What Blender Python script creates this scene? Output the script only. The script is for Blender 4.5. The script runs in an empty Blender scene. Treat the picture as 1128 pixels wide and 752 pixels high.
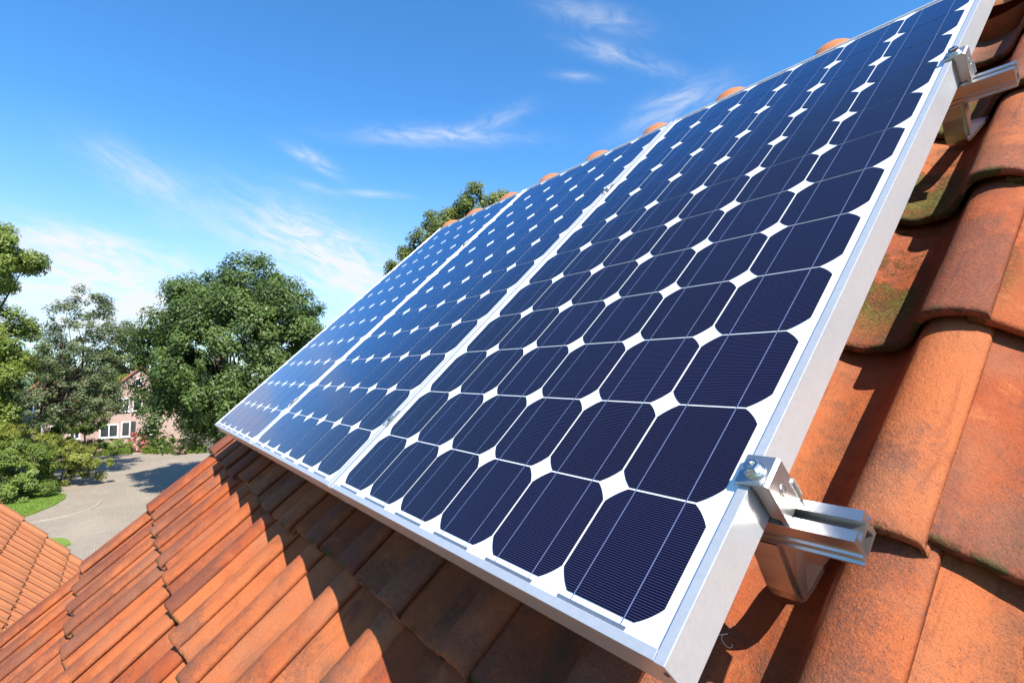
import bpy, bmesh, math, random
import numpy as np
from mathutils import Vector, Matrix, noise

random.seed(7)
rng = np.random.default_rng(11)
sc = bpy.context.scene
COL = sc.collection

# ------------------------------------------------------------------ camera
PHI = 0.7590547901950769            # pitch of the roof
SP, CP = math.sin(PHI), math.cos(PHI)
Z0 = 7.288937                       # height of the panel plane origin above the ground
cam_d = bpy.data.cameras.new('camera')
cam = bpy.data.objects.new('camera', cam_d)
COL.objects.link(cam)
cam.matrix_world = Matrix(((0.586941, 0.045768, 0.808335, 1.05347),
                           (0.809629, -0.033179, -0.586003, -0.35869),
                           (0.0, 0.998401, -0.056529, 7.5),
                           (0, 0, 0, 1)))
cam_d.sensor_fit = 'HORIZONTAL'
cam_d.sensor_width = 36.0
cam_d.lens = 582.4966 / 1128 * 36.0
cam_d.shift_x = (564 - 557.6444) / 1128
cam_d.shift_y = (379.8908 - 376) / 1128
cam_d.clip_start = 0.02
cam_d.clip_end = 3000
sc.camera = cam

# ------------------------------------------------------------------ sun, sky, exposure
SUN = Vector((1.12, 0.84 * CP - SP, 0.84 * SP + CP)).normalized()
sun_el = math.asin(SUN.z)
sun_az = math.atan2(SUN.x, SUN.y)
sd = bpy.data.lights.new('sun', 'SUN')
sd.energy = 5.0
sd.angle = math.radians(0.53)
sd.color = (1.0, 0.955, 0.87)
so = bpy.data.objects.new('sun', sd)
so.rotation_euler = SUN.to_track_quat('Z', 'Y').to_euler()
so.location = (20, 0, 40)
COL.objects.link(so)

sc.view_settings.view_transform = 'Standard'
sc.view_settings.look = 'None'
sc.view_settings.exposure = 1.0
sc.view_settings.gamma = 1.0
sc.view_settings.use_curve_mapping = False
sc.cycles.max_bounces = 6
sc.cycles.transparent_max_bounces = 8


class NT:
    """Small helper round a node tree."""
    def __init__(self, tree):
        self.t = tree
        tree.nodes.clear()

    def n(self, kind, **kw):
        nd = self.t.nodes.new(kind)
        for k, v in kw.items():
            setattr(nd, k, v)
        return nd

    def put(self, sock, val):
        if isinstance(val, bpy.types.NodeSocket):
            self.t.links.new(val, sock)
        elif isinstance(val, (tuple, list)) and sock.type == 'RGBA' and len(val) == 3:
            sock.default_value = (*val, 1)
        else:
            sock.default_value = val

    def m(self, op, a, b=None, c=None, clamp=False):
        nd = self.n('ShaderNodeMath', operation=op, use_clamp=clamp)
        self.put(nd.inputs[0], a)
        if b is not None:
            self.put(nd.inputs[1], b)
        if c is not None:
            self.put(nd.inputs[2], c)
        return nd.outputs[0]

    def dot(self, v, vec):
        nd = self.n('ShaderNodeVectorMath', operation='DOT_PRODUCT')
        self.put(nd.inputs[0], v)
        nd.inputs[1].default_value = vec
        return nd.outputs['Value']

    def step(self, x, lo, hi, a=0.0, b=1.0):
        nd = self.n('ShaderNodeMapRange', interpolation_type='SMOOTHSTEP')
        self.put(nd.inputs['Value'], x)
        nd.inputs['From Min'].default_value = lo
        nd.inputs['From Max'].default_value = hi
        nd.inputs['To Min'].default_value = a
        nd.inputs['To Max'].default_value = b
        return nd.outputs['Result']

    def mix(self, fac, a, b):
        nd = self.n('ShaderNodeMix', data_type='RGBA')
        self.put(nd.inputs[0], fac)
        self.put(nd.inputs[6], a)
        self.put(nd.inputs[7], b)
        return nd.outputs[2]

    def noise(self, vec, scale, detail=4, rough=0.55, dist=0.0):
        nd = self.n('ShaderNodeTexNoise')
        if vec is not None:
            self.put(nd.inputs['Vector'], vec)
        nd.inputs['Scale'].default_value = scale
        nd.inputs['Detail'].default_value = detail
        nd.inputs['Roughness'].default_value = rough
        nd.inputs['Distortion'].default_value = dist
        return nd.outputs['Fac']

    def mapped(self, vec, scale):
        nd = self.n('ShaderNodeMapping')
        self.put(nd.inputs['Vector'], vec)
        nd.inputs['Scale'].default_value = scale
        return nd.outputs[0]

    def attr(self, name):
        return self.n('ShaderNodeAttribute', attribute_name=name)

    def comb(self, x, y, z):
        nd = self.n('ShaderNodeCombineXYZ')
        for s, v in zip(nd.inputs, (x, y, z)):
            self.put(s, v)
        return nd.outputs[0]

    def sep(self, v):
        nd = self.n('ShaderNodeSeparateXYZ')
        self.put(nd.inputs[0], v)
        return nd.outputs


world = bpy.data.worlds.new('World')
sc.world = world
world.use_nodes = True
w = NT(world.node_tree)
sky = w.n('ShaderNodeTexSky', sky_type='NISHITA')
sky.sun_disc = False
sky.sun_elevation = sun_el
sky.sun_rotation = sun_az
sky.altitude = 0
sky.air_density = 1.0
sky.dust_density = 0.2
sky.ozone_density = 2.2
SKY_STRENGTH = 0.135
hsv = w.n('ShaderNodeHueSaturation')
hsv.inputs['Saturation'].default_value = 1.12
hsv.inputs['Value'].default_value = 1.0
tint = w.n('ShaderNodeMix', data_type='RGBA', blend_type='MULTIPLY')
tint.inputs[0].default_value = 1.0
w.put(tint.inputs[6], sky.outputs[0])
tint.inputs[7].default_value = (0.63, 0.84, 1.0, 1)
w.put(hsv.inputs['Color'], tint.outputs[2])
tc = w.n('ShaderNodeTexCoord')
D = tc.outputs['Generated']
# wisps of cirrus: centre direction, long axis, short axis, half length, half width, density
CIRRUS = [
 ((-0.9813,-0.0385,0.1887),(-0.061,0.9915,-0.115),(-0.1826,-0.1244,-0.9753),0.1400,0.0300,1.3),
 ((-0.9903,-0.0208,0.1376),(-0.0538,0.9691,-0.2408),(-0.1284,-0.2459,-0.9608),0.1700,0.0460,1.6),
 ((-0.9948,-0.0462,0.091),(-0.0518,0.9968,-0.061),(-0.0879,-0.0654,-0.994),0.1900,0.0450,1.5),
 ((-0.8982,0.2488,0.3623),(0.1184,0.9308,-0.3457),(-0.4233,-0.2676,-0.8656),0.0500,0.0140,0.75),
 ((-0.9117,0.2581,0.3198),(0.2018,0.9591,-0.1988),(-0.358,-0.1167,-0.9264),0.0407,0.0077,0.40),
 ((-0.8809,0.3498,0.3187),(0.3673,0.9301,-0.0056),(-0.2984,0.1122,-0.9478),0.0566,0.0075,0.55),
 ((-0.8017,0.4292,0.4159),(0.4806,0.8766,0.0218),(-0.3553,0.2174,-0.9091),0.1600,0.0180,0.65),
 ((-0.7374,0.5099,0.4429),(0.6613,0.6785,0.3199),(-0.1374,0.5288,-0.8376),0.0600,0.0160,0.65),
 ((-0.6266,0.5996,0.4979),(0.6316,0.7649,-0.1263),(-0.4566,0.2353,-0.858),0.0423,0.0081,0.45),
 ((-0.5604,0.6482,0.5155),(0.5859,0.7502,-0.3064),(-0.5853,0.1303,-0.8003),0.0950,0.0150,0.65),
 ((-0.5734,0.5893,0.5692),(0.5554,0.7903,-0.2587),(-0.6023,0.1678,-0.7804),0.0950,0.0210,0.45),
 ((-0.5297,0.7231,0.4432),(0.848,0.461,0.2614),(-0.0153,0.5144,-0.8574),0.0900,0.0250,0.7),
 ((-0.9351,0.2941,0.1978),(0.2044,0.9034,-0.377),(-0.2896,-0.312,-0.9049),0.1750,0.0680,1.7),
 ((-0.9558,0.0241,0.2931),(-0.101,0.9091,-0.4041),(-0.2762,-0.4159,-0.8665),0.0950,0.0330,0.6),
 ((-0.9708,0.0441,0.2357),(0.0331,0.9982,-0.0502),(-0.2374,-0.041,-0.9705),0.0263,0.0113,0.35),
]
total = None
for i, (c0, t1, t2, la, lb, dens) in enumerate(CIRRUS):
    a = w.m('DIVIDE', w.dot(D, t1), la)
    b = w.m('DIVIDE', w.dot(D, t2), lb)
    front = w.m('GREATER_THAN', w.dot(D, c0), 0.3)
    g = w.m('EXPONENT', w.m('MULTIPLY', w.m('ADD', w.m('MULTIPLY', a, a), w.m('MULTIPLY', b, b)), -1.5))
    st = w.comb(w.m('MULTIPLY', w.dot(D, t1), 11.0), w.m('MULTIPLY', w.dot(D, t2), 34.0), i * 3.7)
    nz = w.noise(st, 1.3, 6, 0.62, 0.9)
    f = w.m('MULTIPLY', w.m('MULTIPLY', g, w.step(nz, 0.22, 0.78)), w.m('MULTIPLY', front, dens))
    total = f if total is None else w.m('ADD', total, f)
fac = w.m('MINIMUM', total, 0.95)
haze = w.step(w.sep(D)[2], 0.40, 0.0, 0.0, 0.56)
skyc = w.mix(haze, hsv.outputs[0], (2.75, 3.05, 3.5))
skyc = w.mix(fac, skyc, (3.45, 3.55, 3.7))
bg = w.n('ShaderNodeBackground')
w.put(bg.inputs['Color'], skyc)
bg.inputs['Strength'].default_value = SKY_STRENGTH
out = w.n('ShaderNodeOutputWorld')
w.t.links.new(bg.outputs[0], out.inputs[0])

# ------------------------------------------------------------------ helpers
def P(u, v, wv):
    """Roof coordinates (along the eave, up the slope, off the panel plane) to the world."""
    return (u, v * CP - wv * SP, Z0 + v * SP + wv * CP)


def Parr(u, v, wv):
    return np.stack([u, v * CP - wv * SP, Z0 + v * SP + wv * CP], -1)


def tag(o, label=None, cat=None, group=None, kind=None):
    if label: o['label'] = label
    if cat: o['category'] = cat
    if group: o['group'] = group
    if kind: o['kind'] = kind
    return o


def empty(name, loc, label, cat, group=None):
    o = bpy.data.objects.new(name, None)
    o.empty_display_size = 0.2
    o.location = loc
    COL.objects.link(o)
    return tag(o, label, cat, group)


def world_loc(o):
    v = Vector((0, 0, 0))
    while o is not None:
        v += o.location
        o = o.parent
    return v


def link(name, me, mat, parent=None):
    """Mesh given in world coordinates; put under its parent without moving it."""
    o = bpy.data.objects.new(name, me)
    if mat is not None:
        me.materials.append(mat)
    if parent is not None:
        off = world_loc(parent)
        me.transform(Matrix.Translation(-off))
        o.parent = parent
    COL.objects.link(o)
    return o


def mesh_np(name, verts, faces, smooth=False, attrs=None):
    """faces: (n,4) or (n,3) int array"""
    me = bpy.data.meshes.new(name)
    verts = np.asarray(verts, np.float32)
    faces = np.asarray(faces, np.int32)
    k = faces.shape[1]
    me.vertices.add(len(verts))
    me.vertices.foreach_set('co', verts.ravel())
    me.loops.add(faces.size)
    me.loops.foreach_set('vertex_index', faces.ravel())
    me.polygons.add(len(faces))
    me.polygons.foreach_set('loop_start', np.arange(0, faces.size, k, dtype=np.int32))
    me.polygons.foreach_set('loop_total', np.full(len(faces), k, np.int32))
    if smooth:
        me.polygons.foreach_set('use_smooth', np.ones(len(faces), bool))
    if attrs:
        for nm, data in attrs.items():
            data = np.asarray(data, np.float32)
            if data.ndim == 1:
                a = me.attributes.new(nm, 'FLOAT', 'POINT')
                a.data.foreach_set('value', data)
            else:
                a = me.attributes.new(nm, 'FLOAT_VECTOR', 'POINT')
                a.data.foreach_set('vector', data.ravel())
    me.update(calc_edges=True)
    me.validate()
    return me


def bm_mesh(name, bm, smooth=False):
    bmesh.ops.recalc_face_normals(bm, faces=bm.faces)
    me = bpy.data.meshes.new(name)
    bm.to_mesh(me)
    bm.free()
    if smooth:
        for p in me.polygons:
            p.use_smooth = True
    return me


def add_box(bm, lo, hi, f=None, bevel=0.0):
    """Box lo..hi in some coordinates, mapped to the world by f."""
    b2 = bmesh.new()
    vs = [b2.verts.new((x, y, z)) for x in (lo[0], hi[0]) for y in (lo[1], hi[1]) for z in (lo[2], hi[2])]
    for q in ((0, 1, 3, 2), (4, 6, 7, 5), (0, 4, 5, 1), (2, 3, 7, 6), (0, 2, 6, 4), (1, 5, 7, 3)):
        b2.faces.new([vs[i] for i in q])
    if bevel:
        bmesh.ops.bevel(b2, geom=b2.edges[:], offset=bevel, segments=2, profile=0.5, affect='EDGES')
    join(bm, b2, f)


def join(bm, b2, f=None):
    mp = {}
    for v in b2.verts:
        mp[v] = bm.verts.new(f(*v.co) if f else v.co)
    for fc in b2.faces:
        try:
            bm.faces.new([mp[v] for v in fc.verts])
        except ValueError:
            pass
    b2.free()


def add_tube(bm, pts, radii, n=8, cap=True):
    rings = []
    for i, p in enumerate(pts):
        p = Vector(p)
        d = (Vector(pts[min(i + 1, len(pts) - 1)]) - Vector(pts[max(i - 1, 0)])).normalized()
        a = d.orthogonal().normalized()
        b = d.cross(a)
        rings.append([bm.verts.new(p + (a * math.cos(t) + b * math.sin(t)) * radii[i])
                      for t in [2 * math.pi * k / n for k in range(n)]])
    # keep the rings from twisting
    for i in range(len(rings) - 1):
        r0, r1 = rings[i], rings[i + 1]
        s = min(range(n), key=lambda k: sum((r0[j].co - r1[(j + k) % n].co).length for j in range(n)))
        r1 = r1[s:] + r1[:s]
        rings[i + 1] = r1
        for j in range(n):
            bm.faces.new((r0[j], r0[(j + 1) % n], r1[(j + 1) % n], r1[j]))
    if cap:
        bm.faces.new(rings[0])
        bm.faces.new(rings[-1])


def add_prism(bm, loop, axis0, axis1, f, hole=None):
    """Polygon loop [(a,b)...] extruded from axis0 to axis1; f(axis, a, b) gives world points."""
    ends = []
    for x in (axis0, axis1):
        rings = []
        for lp in ([loop] if hole is None else [loop, hole]):
            rings.append([bm.verts.new(f(x, a, b)) for a, b in lp])
        ends.append(rings)
        if hole is None:
            fc = bm.faces.new(rings[0])
        else:
            es = []
            for r in rings:
                for i in range(len(r)):
                    es.append(bm.edges.new((r[i], r[(i + 1) % len(r)])))
            bmesh.ops.triangle_fill(bm, use_beauty=True, use_dissolve=False, edges=es)
    for r0, r1 in zip(*ends):
        for i in range(len(r0)):
            j = (i + 1) % len(r0)
            bm.faces.new((r0[i], r0[j], r1[j], r1[i]))


# ------------------------------------------------------------------ materials
def material(name):
    m = bpy.data.materials.new(name)
    m.use_nodes = True
    return m, NT(m.node_tree)


def finish(t, base, rough=0.7, metal=0.0, bump=None, bump_d=0.01, bump_s=0.4, spec=None, coat=0.0, ior=None):
    b = t.n('ShaderNodeBsdfPrincipled')
    t.put(b.inputs['Base Color'], base)
    t.put(b.inputs['Roughness'], rough)
    t.put(b.inputs['Metallic'], metal)
    if spec is not None:
        t.put(b.inputs['Specular IOR Level'], spec)
    if ior: b.inputs['IOR'].default_value = ior
    if coat:
        b.inputs['Coat Weight'].default_value = coat
        b.inputs['Coat Roughness'].default_value = 0.03
    if bump is not None:
        bp = t.n('ShaderNodeBump')
        bp.inputs['Distance'].default_value = bump_d
        bp.inputs['Strength'].default_value = bump_s
        t.put(bp.inputs['Height'], bump)
        t.t.links.new(bp.outputs[0], b.inputs['Normal'])
    o = t.n('ShaderNodeOutputMaterial')
    t.t.links.new(b.outputs[0], o.inputs[0])
    return b


def plain(name, col, rough=0.7, metal=0.0, var=0.15, scale=8.0, bump=0.0):
    m, t = material(name)
    tcn = t.n('ShaderNodeTexCoord').outputs['Object']
    nz = t.noise(tcn, scale, 5, 0.6)
    c2 = tuple(c * (1 - var) for c in col)
    c1 = tuple(min(1, c * (1 + var)) for c in col)
    base = t.mix(t.step(nz, 0.3, 0.7), c2, c1)
    finish(t, base, rough, metal, nz if bump else None, 0.01, bump)
    return m


def terracotta(name, moss=True, worn=1.0):
    m, t = material(name)
    tl = t.sep(t.attr('tl').outputs['Vector'])      # across the tile, along the tile, random of the tile
    pq = t.attr('pq').outputs['Vector']             # place on the roof
    pqs = t.sep(pq)
    rnd = tl[2]
    pos = t.n('ShaderNodeTexCoord').outputs['Object']
    off = t.n('ShaderNodeVectorMath', operation='ADD')
    t.put(off.inputs[0], pos)
    t.put(off.inputs[1], t.comb(t.m('MULTIPLY', rnd, 31.0), t.m('MULTIPLY', rnd, 17.0), t.m('MULTIPLY', rnd, 53.0)))
    pv = off.outputs[0]
    r2 = t.m('FRACT', t.m('MULTIPLY', rnd, 7.31))
    r3 = t.m('FRACT', t.m('MULTIPLY', rnd, 13.7))
    big = t.noise(pv, 6.0, 5, 0.62)
    mid = t.noise(pv, 30.0, 7, 0.7, 0.3)
    fine = t.noise(pos, 420.0, 3, 0.6)
    grain = t.noise(pos, 150.0, 5, 0.75)
    grit = t.noise(pos, 760.0, 3, 0.7)
    # fired clay: orange with paler and redder batches
    c = t.mix(t.step(rnd, 0.1, 0.9), (0.300, 0.068, 0.020), (0.400, 0.114, 0.037))
    c = t.mix(t.m('MULTIPLY', t.step(big, 0.44, 0.70), 0.60), c, (0.250, 0.051, 0.018))
    c = t.mix(t.m('MULTIPLY', t.step(mid, 0.50, 0.72), 0.6), c, (0.43, 0.132, 0.047))
    # streaks that run along the tile
    st = t.noise(t.comb(t.m('MULTIPLY', tl[0], 55.0), t.m('MULTIPLY', tl[1], 6.0), t.m('MULTIPLY', rnd, 90.0)), 1.0, 6, 0.65, 0.4)
    c = t.mix(t.m('MULTIPLY', t.step(st, 0.53, 0.72), 0.6 * worn), c, (0.165, 0.040, 0.020))
    # grey-violet weathering on the crest and near the nose
    crest = t.step(t.m('ABSOLUTE', t.m('SUBTRACT', tl[0], 0.05)), 0.10, 0.0)
    nose = t.step(tl[1], 0.30, 0.02)
    lich = t.m('ADD', t.m('MULTIPLY', crest, 0.35), t.m('MULTIPLY', nose, 0.52))
    lich = t.m('ADD', lich, t.m('MULTIPLY', t.m('SUBTRACT', r2, 0.5), 0.75))
    near = t.m('ADD', t.m('MULTIPLY', t.noise(pv, 8.0, 7, 0.72), 0.72), t.m('MULTIPLY', grain, 0.28))
    lm = t.step(t.m('ADD', t.m('MULTIPLY', near, 1.5), t.m('MULTIPLY', lich, 0.42)), 0.84, 1.08)
    lm = t.m('MULTIPLY', lm, t.step(t.noise(pos, 330.0, 4, 0.75), 0.30, 0.66, 0.25, 1.0))
    c = t.mix(t.m('MULTIPLY', lm, 0.80 * worn), c, (0.075, 0.040, 0.034))
    c = t.mix(t.m('MULTIPLY', t.step(t.noise(pv, 4.5, 5, 0.6), 0.46, 0.70), 0.42 * worn), c, (0.265, 0.125, 0.072))
    c = t.mix(t.m('MULTIPLY', t.step(t.noise(pv, 12.0, 6, 0.7), 0.54, 0.74), 0.55 * worn), c, (0.125, 0.058, 0.036))
    # dirt washed into the pans
    pan = t.step(t.m('ABSOLUTE', t.m('SUBTRACT', tl[0], 0.145)), 0.045, 0.012)
    pd = t.m('MULTIPLY', pan, t.step(t.m('ADD', t.noise(pv, 18.0, 6, 0.7), t.m('MULTIPLY', r3, 0.16)), 0.50, 0.72))
    c = t.mix(t.m('MULTIPLY', pd, 0.62 * worn), c, (0.095, 0.050, 0.030))
    # dark pores and pale grains
    c = t.mix(t.m('MULTIPLY', t.step(grit, 0.60, 0.70), 0.55 * worn), c, (0.075, 0.030, 0.020))
    c = t.mix(t.m('MULTIPLY', t.step(grit, 0.36, 0.28), 0.40 * worn), c, (0.50, 0.22, 0.11))
    mh = None
    if moss:
        # yellow-green growth in the damp pans beside the array, and on the nose edges
        pn = t.step(tl[0], 0.085, 0.125)
        zone = t.m('MULTIPLY', t.m('MULTIPLY', t.step(pqs[0], 0.60, 0.66), t.step(pqs[0], 0.90, 0.86)),
                   t.m('MULTIPLY', t.step(pqs[1], 0.56, 0.70), t.step(pqs[1], 1.6, 1.35)))
        low = t.step(tl[1], 0.27, 0.03)
        mn = t.m('ADD', t.m('MULTIPLY', t.noise(pv, 21.0, 6, 0.72), 0.62), t.m('MULTIPLY', t.noise(pos, 260.0, 5, 0.8), 0.38))
        ms = t.m('MULTIPLY', t.m('MULTIPLY', pn, zone), t.step(t.m('ADD', mn, t.m('MULTIPLY', low, 0.13)), 0.52, 0.61))
        mc = t.mix(t.step(t.noise(pos, 210.0, 4, 0.75), 0.35, 0.68), (0.040, 0.046, 0.008), (0.185, 0.165, 0.030))
        c = t.mix(t.m('MULTIPLY', ms, 0.88), c, mc)
        edge = t.m('MULTIPLY', t.step(tl[1], 0.012, 0.0), t.step(t.m('ADD', t.noise(pv, 24.0, 4), t.m('MULTIPLY', grain, 0.3)), 0.66, 0.74))
        c = t.mix(t.m('MULTIPLY', edge, 0.85), c, (0.055, 0.060, 0.013))
        mh = t.m('MULTIPLY', t.m('ADD', ms, edge), t.noise(pos, 380.0, 4, 0.8))
    else:
        c = t.mix(0.55, c, (0.50, 0.205, 0.090))
    h = t.m('ADD', t.m('MULTIPLY', grain, 0.8), t.m('ADD', t.m('MULTIPLY', fine, 0.45), t.m('MULTIPLY', mid, 0.9)))
    h = t.m('ADD', h, t.m('MULTIPLY', t.step(grit, 0.60, 0.72), -0.45))
    if mh is not None:
        h = t.m('ADD', h, t.m('MULTIPLY', mh, 1.2))
    finish(t, c, 0.8, 0.0, h, 0.0028, 0.95, spec=0.25)
    return m


M = {}
M['tile'] = terracotta('terracotta')
M['tile_far'] = terracotta('terracotta_neighbour', False, 0.4)
M['ridge'] = plain('ridge_clay', (0.53, 0.20, 0.085), 0.75, 0, 0.18, 14, 0.3)


def alu(name, col, rough, metal, brushed=(4, 4, 4), bs=0.06):
    m, t = material(name)
    pos = t.n('ShaderNodeTexCoord').outputs['Object']
    nz = t.noise(t.mapped(pos, brushed), 40.0, 5, 0.6)
    n2 = t.noise(pos, 9.0, 3)
    base = t.mix(t.step(nz, 0.3, 0.7), tuple(c * 0.93 for c in col), col)
    base = t.mix(t.m('MULTIPLY', t.step(n2, 0.5, 0.75), 0.25), base, tuple(c * 0.8 for c in col))
    r = t.m('ADD', t.m('MULTIPLY', nz, 0.12), rough - 0.06)
    finish(t, base, r, metal, nz, 0.001, bs)
    return m


M['frame'] = alu('anodised_frame', (0.57, 0.58, 0.59), 0.38, 0.5)
M['rail'] = alu('mill_aluminium', (0.58, 0.55, 0.52), 0.30, 0.95, (1, 30, 30), 0.15)
M['clamp'] = alu('pressed_aluminium', (0.46, 0.45, 0.44), 0.40, 0.92, (25, 25, 2), 0.15)
M['steel'] = alu('stainless_steel', (0.66, 0.65, 0.64), 0.24, 1.0)
M['hook'] = alu('hook_steel', (0.55, 0.53, 0.51), 0.30, 1.0, (20, 4, 4), 0.1)
M['dark'] = plain('painted_hole_shade', (0.02, 0.02, 0.022), 0.6)  # near-black colour standing in for the shade inside the frame holes

m, t = material('white_backsheet')
nz = t.noise(t.n('ShaderNodeTexCoord').outputs['Object'], 25.0, 4)
finish(t, t.mix(nz, (0.70, 0.71, 0.72), (0.78, 0.79, 0.80)), 0.07, 0, None, ior=1.5)
M['backsheet'] = m

m, t = material('monocrystalline_silicon')
uv = t.sep(t.attr('puv').outputs['Vector'])
fr = t.m('FRACT', t.m('DIVIDE', uv[1], 0.0025))
line = t.m('LESS_THAN', t.m('ABSOLUTE', t.m('SUBTRACT', fr, 0.5)), 0.10)
pos = t.n('ShaderNodeTexCoord').outputs['Object']
tone = t.noise(pos, 5.0, 3)
base = t.mix(t.step(uv[2], 0, 1), (0.0010, 0.0010, 0.0050), (0.0024, 0.0024, 0.0140))
base = t.mix(t.m('MULTIPLY', tone, 0.5), base, (0.003, 0.002, 0.008))
base = t.mix(line, base, (0.044, 0.042, 0.098))
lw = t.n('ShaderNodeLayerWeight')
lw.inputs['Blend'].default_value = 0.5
base = t.mix(t.step(lw.outputs['Facing'], 0.66, 0.88), base, (0.008, 0.045, 0.170))  # blue sheen of the coating at grazing angles, mixed into the base colour
finish(t, base, 0.075, 0, None, ior=1.34)
M['cell'] = m
M['ribbon'] = plain('tinned_ribbon', (0.12, 0.15, 0.27), 0.2, 0.0, 0.1, 60)
M['strip'] = plain('tinned_strip', (0.095, 0.12, 0.16), 0.2, 0.0, 0.15, 30)


def brick(name, a, b, mortar, scale=1.0):
    m, t = material(name)
    pos = t.n('ShaderNodeTexCoord').outputs['Object']
    s = t.sep(pos)
    br = t.n('ShaderNodeTexBrick')
    t.put(br.inputs['Vector'], t.comb(t.m('ADD', s[0], s[1]), s[2], 0.0))
    br.inputs['Scale'].default_value = 1.0
    br.inputs['Brick Width'].default_value = 0.22
    br.inputs['Row Height'].default_value = 0.065
    br.inputs['Mortar Size'].default_value = 0.008
    t.put(br.inputs['Color1'], a)
    t.put(br.inputs['Color2'], b)
    t.put(br.inputs['Mortar'], mortar)
    n2 = t.noise(pos, 0.9, 4)
    c = t.mix(t.m('MULTIPLY', t.step(n2, 0.4, 0.7), 0.3), br.outputs['Color'], tuple(x * 0.7 for x in a))
    finish(t, c, 0.85)
    return m


M['brick_pink'] = brick('pink_brick', (0.40, 0.265, 0.215), (0.35, 0.215, 0.17), (0.43, 0.36, 0.32))
M['brick_red'] = brick('red_brick', (0.30, 0.12, 0.08), (0.25, 0.10, 0.07), (0.36, 0.32, 0.28))
M['white'] = plain('white_paint', (0.80, 0.80, 0.77), 0.5, 0, 0.05, 3)
M['grey_paint'] = plain('dark_shutter_paint', (0.035, 0.035, 0.04), 0.5)
m, t = material('window_glass')
finish(t, (0.03, 0.035, 0.04), 0.05, 0, None, spec=0.8)
M['glass'] = m
M['bark'] = plain('bark', (0.11, 0.085, 0.06), 0.9, 0, 0.4, 9, 0.6)
M['rooffar'] = plain('far_roof_tiles', (0.36, 0.125, 0.06), 0.8, 0, 0.3, 6)
M['under'] = plain('roof_underlay', (0.05, 0.04, 0.035), 0.9)


def foliage(name, dark, light, trans=0.35, accent=None):
    m, t = material(name)
    r = t.attr('leaf').outputs['Fac']
    c = t.mix(r, dark, light)
    if accent:
        c = t.mix(t.step(r, 0.86, 0.95), c, accent)
    d = t.n('ShaderNodeBsdfPrincipled')
    t.put(d.inputs['Base Color'], c)
    d.inputs['Roughness'].default_value = 0.5
    d.inputs['Specular IOR Level'].default_value = 0.35
    tr = t.n('ShaderNodeBsdfTranslucent')
    t.put(tr.inputs['Color'], t.mix(0.5, c, (light[0] * 1.5, light[1] * 1.5, light[2] * 0.7)))
    mx = t.n('ShaderNodeMixShader')
    mx.inputs[0].default_value = trans
    t.t.links.new(d.outputs[0], mx.inputs[1])
    t.t.links.new(tr.outputs[0], mx.inputs[2])
    o = t.n('ShaderNodeOutputMaterial')
    t.t.links.new(mx.outputs[0], o.inputs[0])
    return m


M['leaf_oak'] = foliage('maple_foliage', (0.026, 0.050, 0.012), (0.125, 0.185, 0.042), 0.25)
M['leaf_light'] = foliage('bright_foliage', (0.065, 0.105, 0.012), (0.235, 0.29, 0.055), 0.3)
M['leaf_airy'] = foliage('airy_foliage', (0.04, 0.062, 0.022), (0.15, 0.185, 0.075), 0.25, (0.13, 0.08, 0.05))
M['leaf_far'] = foliage('far_foliage', (0.055, 0.09, 0.018), (0.15, 0.20, 0.045), 0.3)
M['leaf_behind'] = foliage('olive_foliage', (0.065, 0.09, 0.016), (0.24, 0.27, 0.075), 0.3)
M['leaf_bush'] = foliage('bush_foliage', (0.06, 0.10, 0.014), (0.22, 0.28, 0.055), 0.28)
M['leaf_yellow'] = foliage('yellow_green_foliage', (0.09, 0.115, 0.016), (0.26, 0.27, 0.05), 0.28)
M['leaf_hedge'] = foliage('hedge_foliage', (0.07, 0.11, 0.012), (0.17, 0.24, 0.025), 0.2)
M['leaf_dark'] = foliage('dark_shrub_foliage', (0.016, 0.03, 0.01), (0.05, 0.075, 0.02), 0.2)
M['rose'] = foliage('rose_bloom', (0.22, 0.09, 0.05), (0.72, 0.22, 0.22), 0.2, (0.75, 0.36, 0.33))
M['palerose'] = foliage('pale_bloom', (0.10, 0.10, 0.04), (0.58, 0.40, 0.30), 0.2, (0.70, 0.55, 0.45))

# ground materials
m, t = material('meadow')
pos = t.n('ShaderNodeTexCoord').outputs['Object']
finish(t, t.mix(t.noise(pos, 0.5, 6), (0.05, 0.085, 0.018), (0.10, 0.13, 0.03)), 0.95)
M['ground'] = m
m, t = material('mown_lawn')
pos = t.n('ShaderNodeTexCoord').outputs['Object']
g1, g2 = t.noise(pos, 1.2, 5), t.noise(pos, 22.0, 4, 0.7)
c = t.mix(g2, (0.085, 0.15, 0.012), (0.16, 0.25, 0.025))
c = t.mix(t.m('MULTIPLY', t.step(g1, 0.45, 0.7), 0.5), c, (0.19, 0.22, 0.03))
finish(t, c, 0.95, 0, g2, 0.05, 0.6)
M['lawn'] = m
m, t = material('worn_paving')
pos = t.n('ShaderNodeTexCoord').outputs['Object']
br = t.n('ShaderNodeTexBrick')
t.put(br.inputs['Vector'], pos)
br.inputs['Scale'].default_value = 1.0
br.inputs['Brick Width'].default_value = 0.21
br.inputs['Row Height'].default_value = 0.105
br.inputs['Mortar Size'].default_value = 0.006
t.put(br.inputs['Color1'], (0.275, 0.225, 0.165))
t.put(br.inputs['Color2'], (0.235, 0.19, 0.137))
t.put(br.inputs['Mortar'], (0.15, 0.13, 0.11))
g1, g2 = t.noise(pos, 0.35, 6, 0.6, 0.5), t.noise(pos, 2.5, 5)
c = t.mix(t.m('MULTIPLY', t.step(g1, 0.4, 0.72), 0.5), br.outputs['Color'], (0.33, 0.27, 0.20))
c = t.mix(t.m('MULTIPLY', t.step(g2, 0.5, 0.8), 0.4), c, (0.17, 0.15, 0.13))
finish(t, c, 0.9)
M['paving'] = m
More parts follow.
